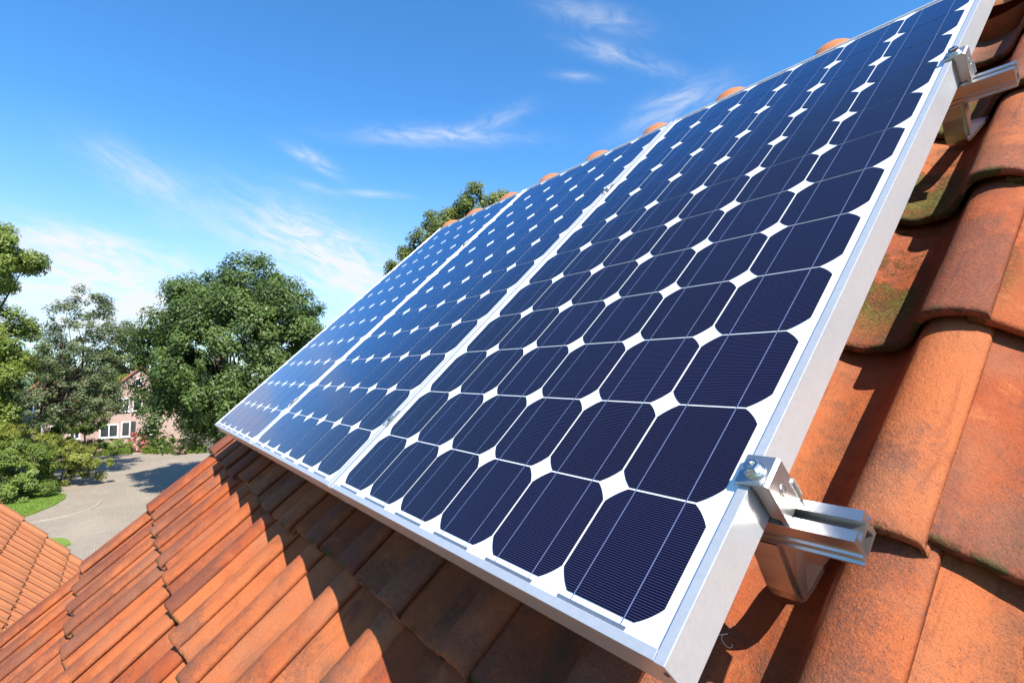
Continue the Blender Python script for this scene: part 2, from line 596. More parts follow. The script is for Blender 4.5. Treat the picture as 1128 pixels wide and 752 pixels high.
M['kerb'] = plain('kerb_concrete', (0.34, 0.29, 0.235), 0.9, 0, 0.12, 3)
M['soil'] = plain('garden_soil', (0.10, 0.085, 0.055), 0.95, 0, 0.35, 2)

# ------------------------------------------------------------------ ground
def sheet(name, pts, z, mat, label, cat, thick=0.0, kind='structure'):
    bm = bmesh.new()
    f = bm.faces.new([bm.verts.new((x, y, z)) for x, y in pts])
    if thick:
        r = bmesh.ops.extrude_face_region(bm, geom=[f])
        bmesh.ops.translate(bm, vec=(0, 0, -thick), verts=[v for v in r['geom'] if isinstance(v, bmesh.types.BMVert)])
    return tag(link(name, bm_mesh(name, bm), mat), label, cat, kind=kind)


sheet('ground', [(-1600, -1600), (1200, -1600), (1200, 1600), (-1600, 1600)], 0.0, M['ground'],
      'rough green ground stretching away behind the houses', 'ground')
plaza = [(-60.9, -1.9), (-60.6, 1.0), (-59.3, 3.0), (-57.4, 6.5), (-54, 16), (-14, 16), (-12, -9.5), (-34.5, -9.5),
         (-36.7, -4.5), (-40.5, -3.0), (-45, -3.4), (-50, -4.2), (-55, -4.6), (-60, -4.8)]
sheet('driveway', plaza, 0.02, M['paving'], 'grey brown paved driveway lying between the lawn and the far hedge', 'driveway')
lawn = [(-36.4, -4.55), (-37.4, -3.95), (-39.2, -3.25), (-41.0, -2.9), (-42.2, -2.95), (-44, -4.5), (-46, -12), (-36, -12)]
sheet('lawn', lawn, 0.09, M['lawn'], 'bright green patch of mown lawn in front of the big bush', 'lawn', 0.1)
sheet('lawn', [(-31.0, -2.75), (-30.8, -2.35), (-30.2, -2.05), (-29.5, -1.95), (-28.6, -2.6), (-28.8, -5), (-31, -4.5)], 0.09, M['lawn'],
      'small corner of grass showing past the roof edge beside the paving', 'lawn', 0.1)
# pale kerb curving through the paving
bm = bmesh.new()
line = [(-34.3, -6.2), (-35.0, -4.0), (-35.45, -3.0), (-35.9, -2.2), (-36.6, -1.65), (-37.6, -1.3), (-38.8, -1.12)]
def offs(pl, d):
    o = []
    for i, p in enumerate(pl):
        a, b = Vector(pl[max(i - 1, 0)]), Vector(pl[min(i + 1, len(pl) - 1)])
        n = (b - a).normalized()
        o.append((p[0] - n.y * d, p[1] + n.x * d))
    return o
for (a0, a1), (b0, b1) in zip(zip(offs(line, .05), offs(line, .05)[1:]), zip(offs(line, -.05), offs(line, -.05)[1:])):
    vs = [bm.verts.new((*p, z)) for z in (0.0, 0.07) for p in (a0, a1, b1, b0)]
    for q in ((4, 5, 6, 7), (0, 1, 5, 4), (1, 2, 6, 5), (2, 3, 7, 6), (3, 0, 4, 7)):
        bm.faces.new([vs[i] for i in q])
tag(link('kerb', bm_mesh('kerb', bm), M['kerb']), 'pale curved kerb stones edging the driveway by the lawn', 'kerb', kind='structure')
sheet('garden_bed', [(-61.0, -1.9), (-60.7, 1.0), (-59.4, 3.0), (-57.5, 6.5), (-58, 16), (-80, 16), (-80, -16), (-47, -16), (-45.2, -4.0), (-50, -4.4), (-60, -5.0)],
      0.012, M['soil'], 'bare garden soil under the shrubs before the pink brick house', 'garden bed')

# ------------------------------------------------------------------ our tiled roof
TW, TG = 0.2185, 0.346              # cover width and gauge of the tiles
E0, V0 = 0.873, -0.118              # right edge and nose line the grid hangs on
W0, LIFT, TH = -0.223, 0.029, 0.018
_d = np.array([0, .012, .026, .040, .052, .0625, .0715, .0795, .0875, .0960, .106, .118, .135, .150, .162, .175, .189, .203, .2185, .245])
_h = np.array([.0500, .0568, .0622, .0644, .0640, .0614, .0550, .0420, .0265, .0135, .0058, .0018, .0003, .0003, .0026, .0085, .0175, .0275, .0385, .043])
_g = np.linspace(-0.02, 0.265, 600)
_s = np.interp(_g, _d, _h)
_k = np.exp(-np.linspace(-2.2, 2.2, 25) ** 2)
_k /= _k.sum()
_sm = np.convolve(np.pad(_s, 12, mode='edge'), _k, 'valid')


def prof(d):
    return np.interp(d, _g, _sm)


def tile_grid(dd, hd, yy, hy, e, nose, seed, height, amp=1.0):
    """One tile: dd/hd columns (offset across, extra drop), yy/hy rows. Returns verts, attribute rows."""
    dg, yg = np.meshgrid(dd, yy)
    hh = height(dg) + np.asarray(hd)[None, :] + np.asarray(hy)[:, None]
    r = np.random.default_rng(seed)
    du, dv, dw = r.normal(0, .0018), r.normal(0, .0055), r.normal(0, .0011)
    yaw, tilt = r.normal(0, .006), r.normal(0, .008)
    ph = r.uniform(0, 50, 3)
    wob = np.array([noise.noise((x * 22 + ph[0], y * 16 + ph[1], ph[2])) for x, y in zip(dg.ravel(), yg.ravel())]).reshape(dg.shape)
    wob2 = np.array([noise.noise((x * 75 + ph[1], y * 75 + ph[2], ph[0])) for x, y in zip(dg.ravel(), yg.ravel())]).reshape(dg.shape)
    chip = np.array([noise.noise((x * 40 + ph[2], ph[0], ph[1])) for x in dd])
    front = np.clip(1 - yg / 0.02, 0, 1)
    u = e - dg + du - yaw * (yg - .17)
    v = nose + yg + dv + yaw * (-(dg - .11)) + front * chip[None, :] * .0050 * amp
    wv = W0 + LIFT * (1 - yg / TG) + hh + dw + tilt * (dg - .11) + amp * (wob * .0011 + wob2 * .0005)
    rnd = r.uniform()
    tl = np.stack([dg, yg, np.full_like(dg, rnd)], -1).reshape(-1, 3)
    pq = np.stack([e - dg, nose + yg, np.full_like(dg, rnd)], -1).reshape(-1, 3)
    return u.ravel(), v.ravel(), wv.ravel(), tl, pq


def grid_faces(nr, nc, base=0):
    i, j = np.meshgrid(np.arange(nr - 1), np.arange(nc - 1), indexing='ij')
    a = (i * nc + j + base).ravel()
    return np.stack([a, a + nc, a + nc + 1, a + 1], -1)


ROWS_Y = np.array([.055, 0.004, .0, .0, .0010, .0035, .0085, .016, .032, .06, .10, .14, .18, .22, .26, .30, .34, .365, .405])
ROWS_H = np.array([-TH, -TH, -.0125, -.0062, -.0030, -.0010, -.0001, 0, 0, 0, 0, 0, 0, 0, 0, 0, 0, 0, 0])
COLS_D = np.concatenate([[0.004, -.0004, 0.0, 0.0010, .0032], np.linspace(.010, .24, 30)])
COLS_H = np.concatenate([[-.0125, -.0115, -.0042, -.0014, -.0003], np.zeros(30)])
V_RIDGE = 1.842

house = empty('tiled_house', (0.0, -2.0, 0.0), 'brick house whose weathered orange pantile roof carries the solar panels', 'house')

vs, fs, tls, pqs, nb = [], [], [], [], 0
seed = 100
for kv in range(-7, 6):
    nose_v = V0 + kv * TG
    for ke in range(-5, 13):
        e = E0 - ke * TW
        seed += 1
        yy = np.minimum(ROWS_Y, V_RIDGE - nose_v)
        u, v, wv, tl, pq = tile_grid(COLS_D, COLS_H, yy, ROWS_H, e, nose_v, seed, prof)
        vs.append(Parr(u, v, wv)); tls.append(tl); pqs.append(pq)
        fs.append(grid_faces(len(ROWS_Y), len(COLS_D), nb))
        nb += len(u)
me = mesh_np('roof_tiles', np.concatenate(vs), np.concatenate(fs), True, {'tl': np.concatenate(tls), 'pq': np.concatenate(pqs)})
link('roof_tiles', me, M['tile'], house)

# verge tiles down the far edge, each with a flange over the gable
VD = np.concatenate([[0.004, -.0004, 0.0, 0.0010, .0032], np.linspace(.010, .128, 16), [.133, .1368, .1385, .1390, .1390]])
VH = np.concatenate([[-.0125, -.0115, -.0042, -.0014, -.0003], np.zeros(16), [-.001, -.004, -.010, -.04, -.11]])
def vprof(d):
    return np.interp(d, [0, .012, .026, .042, .06, .085, .11, .139, .3], [.0500, .0568, .0622, .0644, .0645, .0620, .0605, .0595, .0595])
for kv in range(-7, 6):
    nose_v = V0 + kv * TG
    seed += 1
    u, v, wv, tl, pq = tile_grid(VD, VH, np.minimum(ROWS_Y, V_RIDGE - nose_v), ROWS_H, E0 - 13 * TW, nose_v + .004, seed, vprof, 0.8)
    link('verge_tile', mesh_np('verge_tile', Parr(u, v, wv), grid_faces(len(ROWS_Y), len(VD)), True, {'tl': tl, 'pq': pq}), M['tile'], house)

# ridge tiles: tapered half rounds with a fat collar
rx, ry, rz = P(0, 1.872, -0.179)
prl = [(0, .085), (.004, .103), (.012, .1135), (.024, .1195), (.040, .1225), (.058, .1215), (.075, .1165), (.090, .107), (.100, .092), (.36, .084)]
base_me = None
for i, uc in enumerate([2.12, 1.77, 1.42, 1.06, .70, .345, -.002, -.345, -.682, -1.035, -1.395, -1.76, -2.075]):
    r = np.random.default_rng(900 + i)
    ang = np.linspace(-0.25, math.pi + .25, 25)
    V_, T_, Q_ = [], [], []
    rn = r.uniform()
    for x, rad in prl:
        if uc - .05 + x > 2.45: x = min(x, .3)
        V_.append(np.stack([np.full_like(ang, uc - .045 + x), ry + rad * np.cos(ang) + r.normal(0, .0008), rz + rad * np.sin(ang)], -1))
        T_.append(np.stack([np.full_like(ang, .12), np.full_like(ang, .2), np.full_like(ang, rn)], -1))
    o = link('ridge_tile', mesh_np('ridge_tile', np.concatenate(V_), grid_faces(len(prl), 25), True, {'tl': np.concatenate(T_), 'pq': np.concatenate(T_) * 0}), M['tile_far'], house)

# boarding below the tiles, the far slope, walls
bm = bmesh.new()
ys, zs = P(0, V_RIDGE, -0.235)[1:]
ye, ze = P(0, -2.56, -0.235)[1:]
UL, UR = -2.075, 1.92
def quad(bm, pts):
    return bm.faces.new([bm.verts.new(p) for p in pts])
quad(bm, [(UL, ye, ze), (UR, ye, ze), (UR, ys, zs), (UL, ys, zs)])
link('roof_boarding', bm_mesh('roof_boarding', bm), M['under'], house)
# far slope, corrugated sheet of tiles
yb = 2 * ry - ye
nu, nv = 160, 90
uu = np.linspace(-2.105, 1.96, nu)
vv = np.linspace(0.02, 4.25, nv)
ug, vg = np.meshgrid(uu, vv)
hh = prof(np.mod(E0 - ug, TW)) + LIFT * (np.mod(vg, TG) / TG)
Yb = ry + vg * CP + (hh - .20) * SP + .03
Zb = rz + .19 * CP - vg * SP + (hh - .20) * CP - .03
tl = np.stack([np.mod(E0 - ug, TW), .35 - np.mod(vg, TG), np.mod(np.floor((E0 - ug) / TW) * .37 + np.floor(vg / TG) * .61, 1)], -1).reshape(-1, 3)
link('roof_tiles', mesh_np('back_slope_tiles', np.stack([ug, Yb, Zb], -1).reshape(-1, 3), grid_faces(nv, nu), True, {'tl': tl, 'pq': tl * 0}), M['tile'], house)
bm = bmesh.new()
x0, x1 = UL + .03, UR - .05
yf, yk = ye + .35, 2 * ry - ye - .35
zt = ze + .28
pts = [(yf, 0), (yk, 0), (yk, zt), (ry, zs - .12), (yf, zt)]
for x in (x0, x1):
    quad(bm, [(x, a, b) for a, b in pts])
quad(bm, [(x0, yf, 0), (x1, yf, 0), (x1, yf, zt), (x0, yf, zt)])
quad(bm, [(x0, yk, 0), (x1, yk, 0), (x1, yk, zt), (x0, yk, zt)])
link('wall', bm_mesh('wall', bm), M['brick_red'], house)
bm = bmesh.new()
for k in range(9):
    a0, a1 = math.pi + k * math.pi / 9, math.pi + (k + 1) * math.pi / 9
    quad(bm, [(UL, ye - .07 + .06 * math.cos(a0), ze + .0 + .06 * math.sin(a0)), (UL, ye - .07 + .06 * math.cos(a1), ze + .06 * math.sin(a1)),
              (UR, ye - .07 + .06 * math.cos(a1), ze + .06 * math.sin(a1)), (UR, ye - .07 + .06 * math.cos(a0), ze + .06 * math.sin(a0))])
link('gutter', bm_mesh('gutter', bm), M['grey_paint'], house)

# ------------------------------------------------------------------ solar panels
PITCH = 0.8179
PU0, PU1, PV0, PV1 = -0.0215, 0.7865, -0.020, 1.552
CELL = 0.1275
LIP, FT, FB = 0.0105, 0.0030, -0.0450


def f_roof(u, v, wv):
    return P(u, v, wv)


def cell_outline(cx, cy):
    hs, r = 0.0625, 0.0752
    a0 = math.acos(hs / r)
    pts = []
    for q in range(4):
        for k in range(6):
            a = q * math.pi / 2 + a0 + (math.pi / 2 - 2 * a0) * k / 5
            pts.append((cx + r * math.cos(a), cy + r * math.sin(a)))
    return pts


def make_panel():
    root = empty('solar_panel', P(0.3825, -0.02, -0.045),
                 'nearest solar panel with dark navy cells and its whole right frame side in view', 'solar panel', 'solar panels in a row on the roof')
    bm = bmesh.new()
    bv = 0.0007
    add_box(bm, (PU0, PV0, FB), (PU0 + LIP, PV1, FT), f_roof, bv)
    add_box(bm, (PU1 - LIP, PV0, FB), (PU1, PV1, FT), f_roof, bv)
    add_box(bm, (PU0 + LIP + .0004, PV0 + .0006, FB), (PU1 - LIP - .0004, PV0 + LIP, FT - .0003), f_roof, bv)
    add_box(bm, (PU0 + LIP + .0004, PV1 - LIP, FB), (PU1 - LIP - .0004, PV1 - .0006, FT - .0003), f_roof, bv)
    # inward bottom flanges
    add_box(bm, (PU0 + LIP, PV0 + LIP, FB), (PU0 + .030, PV1 - LIP, FB + .002), f_roof)
    add_box(bm, (PU1 - .030, PV0 + LIP, FB), (PU1 - LIP, PV1 - LIP, FB + .002), f_roof)
    fr = link('frame', bm_mesh('frame', bm), M['frame'], root)
    for uu in (PU0 + LIP / 2, PU1 - LIP / 2):
        for ww in (-.012, -.033):
            bm = bmesh.new()
            b2 = bmesh.new()
            bmesh.ops.create_circle(b2, cap_ends=True, segments=14, radius=.0028)  # flat disc, the shade of a small frame hole put into its colour
            join(bm, b2, lambda x, y, z, uu=uu, ww=ww: P(uu + x, PV0 - .0006, ww + y))
            link('screw_hole_shade', bm_mesh('screw_hole_shade', bm), M['dark'], fr)
    bm = bmesh.new()
    add_box(bm, (PU0 + LIP - .002, PV0 + LIP - .002, -.005), (PU1 - LIP + .002, PV1 - LIP + .002, 0.0), f_roof)
    link('backsheet', bm_mesh('backsheet', bm), M['backsheet'], root)
    # the cells, one mesh
    V_, A_, F_ = [], [], []
    faces = []
    for i in range(6):
        for j in range(12):
            ol = cell_outline((i + .5) * CELL, (j + .5) * CELL)
            tone = random.random()
            b = len(V_)
            for a, c in ol:
                V_.append(P(a, c, .0007)); A_.append((a, c, tone))
            faces.append(list(range(b, b + len(ol))))
    me = bpy.data.meshes.new('solar_cells')
    me.from_pydata(V_, [], faces)
    at = me.attributes.new('puv', 'FLOAT_VECTOR', 'POINT')
    at.data.foreach_set('vector', np.array(A_, np.float32).ravel())
    link('solar_cells', me, M['cell'], root)
    bm = bmesh.new()
    for i in range(6):
        for o in (.0325, .0950):
            u = i * CELL + o
            quad(bm, [P(u - .0006, -.004, .0012), P(u + .0006, -.004, .0012), P(u + .0006, 12 * CELL + .004, .0012), P(u - .0006, 12 * CELL + .004, .0012)])
    link('busbars', bm_mesh('busbars', bm), M['ribbon'], root)
    for vb in (-.0082, 12 * CELL + .0045):
        bm = bmesh.new()
        for i in range(6):
            quad(bm, [P(i * CELL + .014, vb, .0009), P(i * CELL + .101, vb, .0009), P(i * CELL + .101, vb + .0032, .0009), P(i * CELL + .014, vb + .0032, .0009)])
        link('connecting_strip', bm_mesh('connecting_strip', bm), M['strip'], root)
    return root


def copy_tree(o, parent=None):
    c = o.copy()
    COL.objects.link(c)
    if parent is not None:
        c.parent = parent
    for ch in [x for x in bpy.data.objects if x.parent == o]:
        copy_tree(ch, c)
    return c


panel = make_panel()
PLAB = ['middle solar panel, between the nearest panel and the far one by the roof edge',
        'farthest solar panel, pale blue and foreshortened, next to the verge tiles']
for k in (1, 2):
    c = copy_tree(panel)
    c.location.x -= PITCH * k
    c['label'] = PLAB[k - 1]

# ------------------------------------------------------------------ rails, clamps, hooks
RAIL = [(-.0215, -.0465), (-.0065, -.0465), (-.0065, -.0495), (-.0125, -.0495), (-.0125, -.0600), (.0125, -.0600), (.0125, -.0495),
        (.0065, -.0495), (.0065, -.0465), (.0215, -.0465), (.0215, -.0560), (.0180, -.0575), (.0180, -.0600), (.0255, -.0600),
        (.0255, -.0625), (.0232, -.0625), (.0232, -.0660), (.0265, -.0660), (.0265, -.0690), (.0180, -.0690), (.0180, -.0740),
        (.0215, -.0755), (.0215, -.0880), (-.0250, -.0880), (-.0250, -.0850), (-.0215, -.0835), (-.0215, -.0760), (-.0185, -.0745),
        (-.0185, -.0660), (-.0215, -.0645)]
HOLE = [(-.0105, -.0660), (.0100, -.0660), (.0120, -.0740), (.0140, -.0790), (.0140, -.0830), (-.0140, -.0830), (-.0140, -.0790), (-.0120, -.0740)]
RAIL = [(a * .76, -.0465 + (b + .0465) * .76) for a, b in RAIL]
HOLE = [(a * .76, -.0465 + (b + .0465) * .76) for a, b in HOLE]
RV = (0.1690, 1.1120)
for k, rv in enumerate(RV):
    bm = bmesh.new()
    add_prism(bm, RAIL, -1.70, 0.8590, lambda x, a, b, rv=rv: P(x, rv + a, b), HOLE)
    o = link('mounting_rail', bm_mesh('mounting_rail', bm), M['rail'])
    tag(o, ['slotted aluminium rail end sticking out under the lower corner clamp',
            'slotted aluminium rail end sticking out near the top right of the panels'][k], 'rail', 'mounting rails under the panels')


def hex_bolt(bm, u, v, wv, s=1.0):
    """flanged hexagon bolt standing on the surface w"""
    f = lambda x, y, z: P(u + x, v + y, wv + z)
    b2 = bmesh.new()
    bmesh.ops.create_cone(b2, cap_ends=True, segments=28, radius1=.0078 * s, radius2=.0074 * s, depth=.0016 * s, matrix=Matrix.Translation((0, 0, .0008 * s)))
    join(bm, b2, f)
    b2 = bmesh.new()
    bmesh.ops.create_cone(b2, cap_ends=True, segments=28, radius1=.0068 * s, radius2=.0054 * s, depth=.0016 * s, matrix=Matrix.Translation((0, 0, .0024 * s)))
    join(bm, b2, f)
    # hexagon head with a hexagon socket
    ro, ri = .0056 * s, .0030 * s
    n = 6
    def ring(r, z, a0=.3):
        return [bm.verts.new(f(r * math.cos(a0 + 2 * math.pi * i / n), r * math.sin(a0 + 2 * math.pi * i / n), z)) for i in range(n)]
    zt, zb = .0078 * s, .0030 * s
    r = [ring(ro, zb), ring(ro, zt - .0006 * s), ring(ro * .92, zt), ring(ri, zt), ring(ri, zt - .0034 * s)]
    for a, b in zip(r, r[1:]):
        for i in range(n):
            bm.faces.new((a[i], a[(i + 1) % n], b[(i + 1) % n], b[i]))
    bm.faces.new(r[-1])


CL = 0.033
def make_end_clamp():
    v0 = RV[0] - .0118 - .0005
    root = empty('end_clamp', P(.80, RV[0], -.0465), 'silver end clamp bolted over the lower right frame edge, its bolt head in view', 'clamp', 'end clamps on the right frame side')
    loop = [(.7735, .0036), (.7735, .0078), (.8015, .0078), (.8048, .0052), (.8048, -.0462), (.7990, -.0462), (.7990, -.0420), (.7905, -.0400),
            (.7905, -.0050), (.7885, .0036)]
    bm = bmesh.new()
    v0, v1 = RV[0] - CL / 2 + .002, RV[0] + CL / 2 + .003
    add_prism(bm, loop, v0, v1, lambda x, a, b: P(a, x, b))
    body = link('clamp_body', bm_mesh('clamp_body', bm), M['clamp'], root)
    md = body.modifiers.new('edge', 'BEVEL'); md.width = .0007; md.segments = 2; md.limit_method = 'ANGLE'; md.angle_limit = .6
    # toothed strips beside the outer wall
    bm = bmesh.new()
    for i in range(9):
        z = -.0440 + i * .0026
        add_box(bm, (.8046, v1 - .0040, z), (.8066, v1 + .0012, z + .0013), f_roof)
    link('teeth', bm_mesh('teeth', bm), M['clamp'], body)
    # stamped mark on the outer face: a ring with a bent stroke through it
    bm = bmesh.new()
    vm, wm, rr = RV[0] + .001, -.0155, .0050
    pts = [P(.8050, vm + rr * math.cos(a), wm + rr * 1.25 * math.sin(a)) for a in np.linspace(0, 2 * math.pi, 25)]
    add_tube(bm, pts, [.00045] * len(pts), 5, False)
    pts = [P(.8050, vm + a, wm + b) for a, b in ((-.0022, -.0045), (-.0022, .0040), (.0012, .0034), (.0020, .0014), (-.0016, .0002), (.0024, -.0045))]
    add_tube(bm, pts, [.00045] * len(pts), 5, False)
    link('stamped_mark', bm_mesh('stamped_mark', bm), M['clamp'], body)
    bm = bmesh.new()
    hex_bolt(bm, .7880, RV[0] + .0005, .0078, 1.3)
    link('bolt', bm_mesh('bolt', bm), M['steel'], root)
    return root


ec = make_end_clamp()
c = copy_tree(ec)
d = Vector(P(0, RV[1] + .004, 0)) - Vector(P(0, RV[0], 0))
c.location += d
c['label'] = 'silver end clamp seen edge-on at the upper right frame edge, above the upper rail end'


def make_mid_clamp():
    um = PU0 - (PITCH - (PU1 - PU0)) / 2
    root = empty('mid_clamp', P(um, RV[0], -.0465), 'small bolted clamp low on the joint between nearest and middle panels', 'clamp', 'mid clamps on the panel joints')
    bm = bmesh.new()
    loop = [(um - .0150, .0034), (um - .0150, .0068), (um - .0052, .0068), (um - .0040, .0020), (um + .0040, .0020), (um + .0052, .0068),
            (um + .0150, .0068), (um + .0150, .0034), (um + .0045, .0034), (um + .0038, -.0462), (um - .0038, -.0462), (um - .0045, .0034)]
    add_prism(bm, loop, RV[0] - .022, RV[0] + .018, lambda x, a, b: P(a, x, b))
    link('clamp_body', bm_mesh('clamp_body', bm), M['clamp'], root)
    bm = bmesh.new()
    hex_bolt(bm, um, RV[0] - .003, .0030, 1.0)
    link('bolt', bm_mesh('bolt', bm), M['steel'], root)
    return root


mc = make_mid_clamp()
MLAB = {(1, 0): 'small bolted clamp low on the joint between middle and farthest panels',
        (0, 1): 'small bolted clamp high on the joint between nearest and middle panels',
        (1, 1): 'small bolted clamp high on the joint between middle and farthest panels'}
for (i, k), lab in MLAB.items():
    c = copy_tree(mc)
    c.location.x -= PITCH * i
    if k:
        c.location += Vector(P(0, RV[1], 0)) - Vector(P(0, RV[0], 0))
    c['label'] = lab


def make_hook(rv, dz, end, label):
    u0, u1 = .7540, .7830
    root = empty('roof_hook', P(.770, rv, -.17), label, 'roof hook', 'roof hooks carrying the rails')
    bm = bmesh.new()
    path = [(rv - .0205, -.0785), (rv - .0245, -.100), (rv - .0300, -.125 + dz * .6), (rv - .0330, -.142 + dz), (rv - .0325, -.157 + dz), (rv - .0250, -.1655 + dz),
            (rv - .010, -.1715 + dz), (rv + .020, -.1790 + dz), (rv + end, -.1960 + dz * .3)]
    th = .006
    rings = []
    for i, (a, b) in enumerate(path):
        p0, p1 = path[max(i - 1, 0)], path[min(i + 1, len(path) - 1)]
        tx, ty = p1[0] - p0[0], p1[1] - p0[1]
        L = math.hypot(tx, ty)
        nx, ny = -ty / L * th, tx / L * th
        rings.append([bm.verts.new(P(u, v, ww)) for u, v, ww in ((u0, a, b), (u1, a, b), (u1, a + nx, b + ny), (u0, a + nx, b + ny))])
    for a, b in zip(rings, rings[1:]):
        for i in range(4):
            bm.faces.new((a[i], a[(i + 1) % 4], b[(i + 1) % 4], b[i]))
    bm.faces.new(rings[0]); bm.faces.new(rings[-1])
    st = link('strap', bm_mesh('strap', bm), M['hook'], root)
    # side plate, narrowing to the foot
    bm = bmesh.new()
    add_prism(bm, [(rv - .0145, -.0785), (rv + .0160, -.0785), (rv + .0110, -.110), (rv - .0235, -.1560 + dz), (rv - .0285, -.1510 + dz), (rv - .0235, -.120)], u1 + .0002, u1 + .0045, lambda x, a, b: P(x, a, b))
    link('side_plate', bm_mesh('side_plate', bm), M['hook'], root)
    return root


make_hook(RV[0], 0.0, .054, 'bent steel roof hook standing in the tile pan under the lower rail end')
make_hook(RV[1], 0.018, .150, 'bent steel roof hook half hidden by the frame under the upper rail end')

# a scrap of thin white wire lying in the pan
bm = bmesh.new()
pts = [P(.701 - .012 + .024 * k / 24 + .004 * math.sin(k * .62), .089 + .006 * math.cos(k * .45) - .006 * k / 24, -.1925 + .0015 * math.sin(k * .8)) for k in range(25)]
add_tube(bm, pts, [.00032] * len(pts), 5)
tag(link('wire_scrap', bm_mesh('wire_scrap', bm), M['white']), 'thin white curl of wire lying on the tile below the roof hook', 'wire')

# ------------------------------------------------------------------ neighbouring tiled roof
nbh = empty('neighbouring_house', (-6.2, -2.6, 0.0), 'next door house, a corner of its sunlit orange tiled roof at lower left', 'house')
NP = math.radians(47)
NX0, NX1, NYR, NZR = -8.23, -4.0, -1.314, 5.661
vs, fs, tls, pqs, nb = [], [], [], [], 0
def nloc(x, s, h):
    return np.stack([x, NYR + s * math.cos(NP) + h * math.sin(NP), NZR - s * math.sin(NP) + h * math.cos(NP)], -1)
cols = np.linspace(0, .235, 14)
nyy = np.array([.004, 0, .002, .008, .1, .2, .3, .365])
nhh = np.array([-.016, -.008, -.003, 0, 0, 0, 0, 0])
for ks in range(-5, 6):
    for kx in range(20):
        e = NX0 + .12 + (kx + 1) * .2125
        if e > NX1 + .1: continue
        r = np.random.default_rng(5000 + ks * 40 + kx)
        dg, yg = np.meshgrid(cols, nyy)
        hgt = prof(dg) * .62 + nhh[:, None] + LIFT * (1 - yg / .346) - .06
        rn = r.uniform()
        v = nloc((e - dg).ravel(), (ks * .346 - yg).ravel() + r.normal(0, .003), hgt.ravel() + r.normal(0, .001))
        vs.append(v)
        tls.append(np.stack([dg, yg, np.full_like(dg, rn)], -1).reshape(-1, 3))
        fs.append(grid_faces(len(nyy), len(cols), nb)); nb += len(v)
tl = np.concatenate(tls)
link('roof_tiles', mesh_np('neighbour_tiles', np.concatenate(vs), np.concatenate(fs), True, {'tl': tl, 'pq': tl * 0}), M['tile_far'], nbh)
for ks in range(-5, 6):
    r = np.random.default_rng(7000 + ks)
    dd = np.array([0, .002, .03, .08, .125, .133, .135, .135])
    hd = np.array([-.02, 0.0, .006, .006, .004, -.002, -.03, -.12])
    dg, yg = np.meshgrid(dd, nyy)
    hgt = hd[None, :] + nhh[:, None] + LIFT * (1 - yg / .346) - .025
    v = nloc((NX0 + .135 - dg).ravel(), (ks * .346 - yg).ravel(), hgt.ravel())
    tl = np.stack([np.full_like(dg, .15), yg, np.full_like(dg, r.uniform())], -1).reshape(-1, 3)
    link('verge_tile', mesh_np('neighbour_verge', v, grid_faces(len(nyy), len(dd)), True, {'tl': tl, 'pq': tl * 0}), M['tile_far'], nbh)
sR, sE = -5 * .346 - .36, 5 * .346
A = nloc(np.array([NX0, NX1]), np.full(2, sR), np.full(2, -.08))
Bv = nloc(np.array([NX0, NX1]), np.full(2, sE), np.full(2, -.08))
yr_, zr_ = A[0][1], A[0][2]
bm = bmesh.new()
quad(bm, [A[0], A[1], Bv[1], Bv[0]])
link('roof_boarding', bm_mesh('neighbour_boarding', bm), M['under'], nbh)
yy_ = 2 * yr_ - Bv[0][1]
bm = bmesh.new()
quad(bm, [(NX0, yr_, zr_ + .1), (NX1, yr_, zr_ + .1), (NX1, yy_, Bv[0][2] + .1), (NX0, yy_, Bv[0][2] + .1)])
link('back_slope', bm_mesh('neighbour_back', bm), M['rooffar'], nbh)
bm = bmesh.new()
xa, xb = NX0 + .06, NX1 - .06
ya, yb2, zt = yy_ + .25, Bv[0][1] - .25, Bv[0][2] + .2
for x in (xa, xb):
    quad(bm, [(x, ya, 0), (x, yb2, 0), (x, yb2, zt), (x, yr_, zr_ - .1), (x, ya, zt)])
for y in (ya, yb2):
    quad(bm, [(xa, y, 0), (xb, y, 0), (xb, y, zt), (xa, y, zt)])
link('wall', bm_mesh('neighbour_wall', bm), M['brick_red'], nbh)
bm = bmesh.new()
add_tube(bm, [(NX0 - .02, yr_, zr_ + .06), (NX1 + .02, yr_, zr_ + .06)], [.11, .11], 16)
link('ridge', bm_mesh('neighbour_ridge', bm), M['ridge'], nbh)

# ------------------------------------------------------------------ pink brick house beyond the driveway
bh = empty('brick_house', (-68.0, -1.0, 0.0), 'pink brick house with steep gable and white windows, half hidden by trees', 'house')
FX = -65.0
def gable_block(x0, x1, yc, hw, ze_, za):
    bm = bmesh.new()
    for x in (x0, x1):
        quad(bm, [(x, yc - hw, 0), (x, yc + hw, 0), (x, yc + hw, ze_), (x, yc, za), (x, yc - hw, ze_)])
    for y in (yc - hw, yc + hw):
        quad(bm, [(x0, y, 0), (x1, y, 0), (x1, y, ze_), (x0, y, ze_)])
    return bm
def roof_slabs(x0, x1, yc, hw, ze_, za, o=.28, th=.14):
    bm = bmesh.new()
    for sgn in (-1, 1):
        dy, dz = hw, za - ze_
        k = (hw + .25) / hw
        loop = [(yc, za), (yc + sgn * hw * k, za - dz * k), (yc + sgn * hw * k, za - dz * k + th), (yc, za + th)]
        add_prism(bm, loop, x0 - .0, x1 + o, lambda x, a, b: (x, a, b))
    return bm
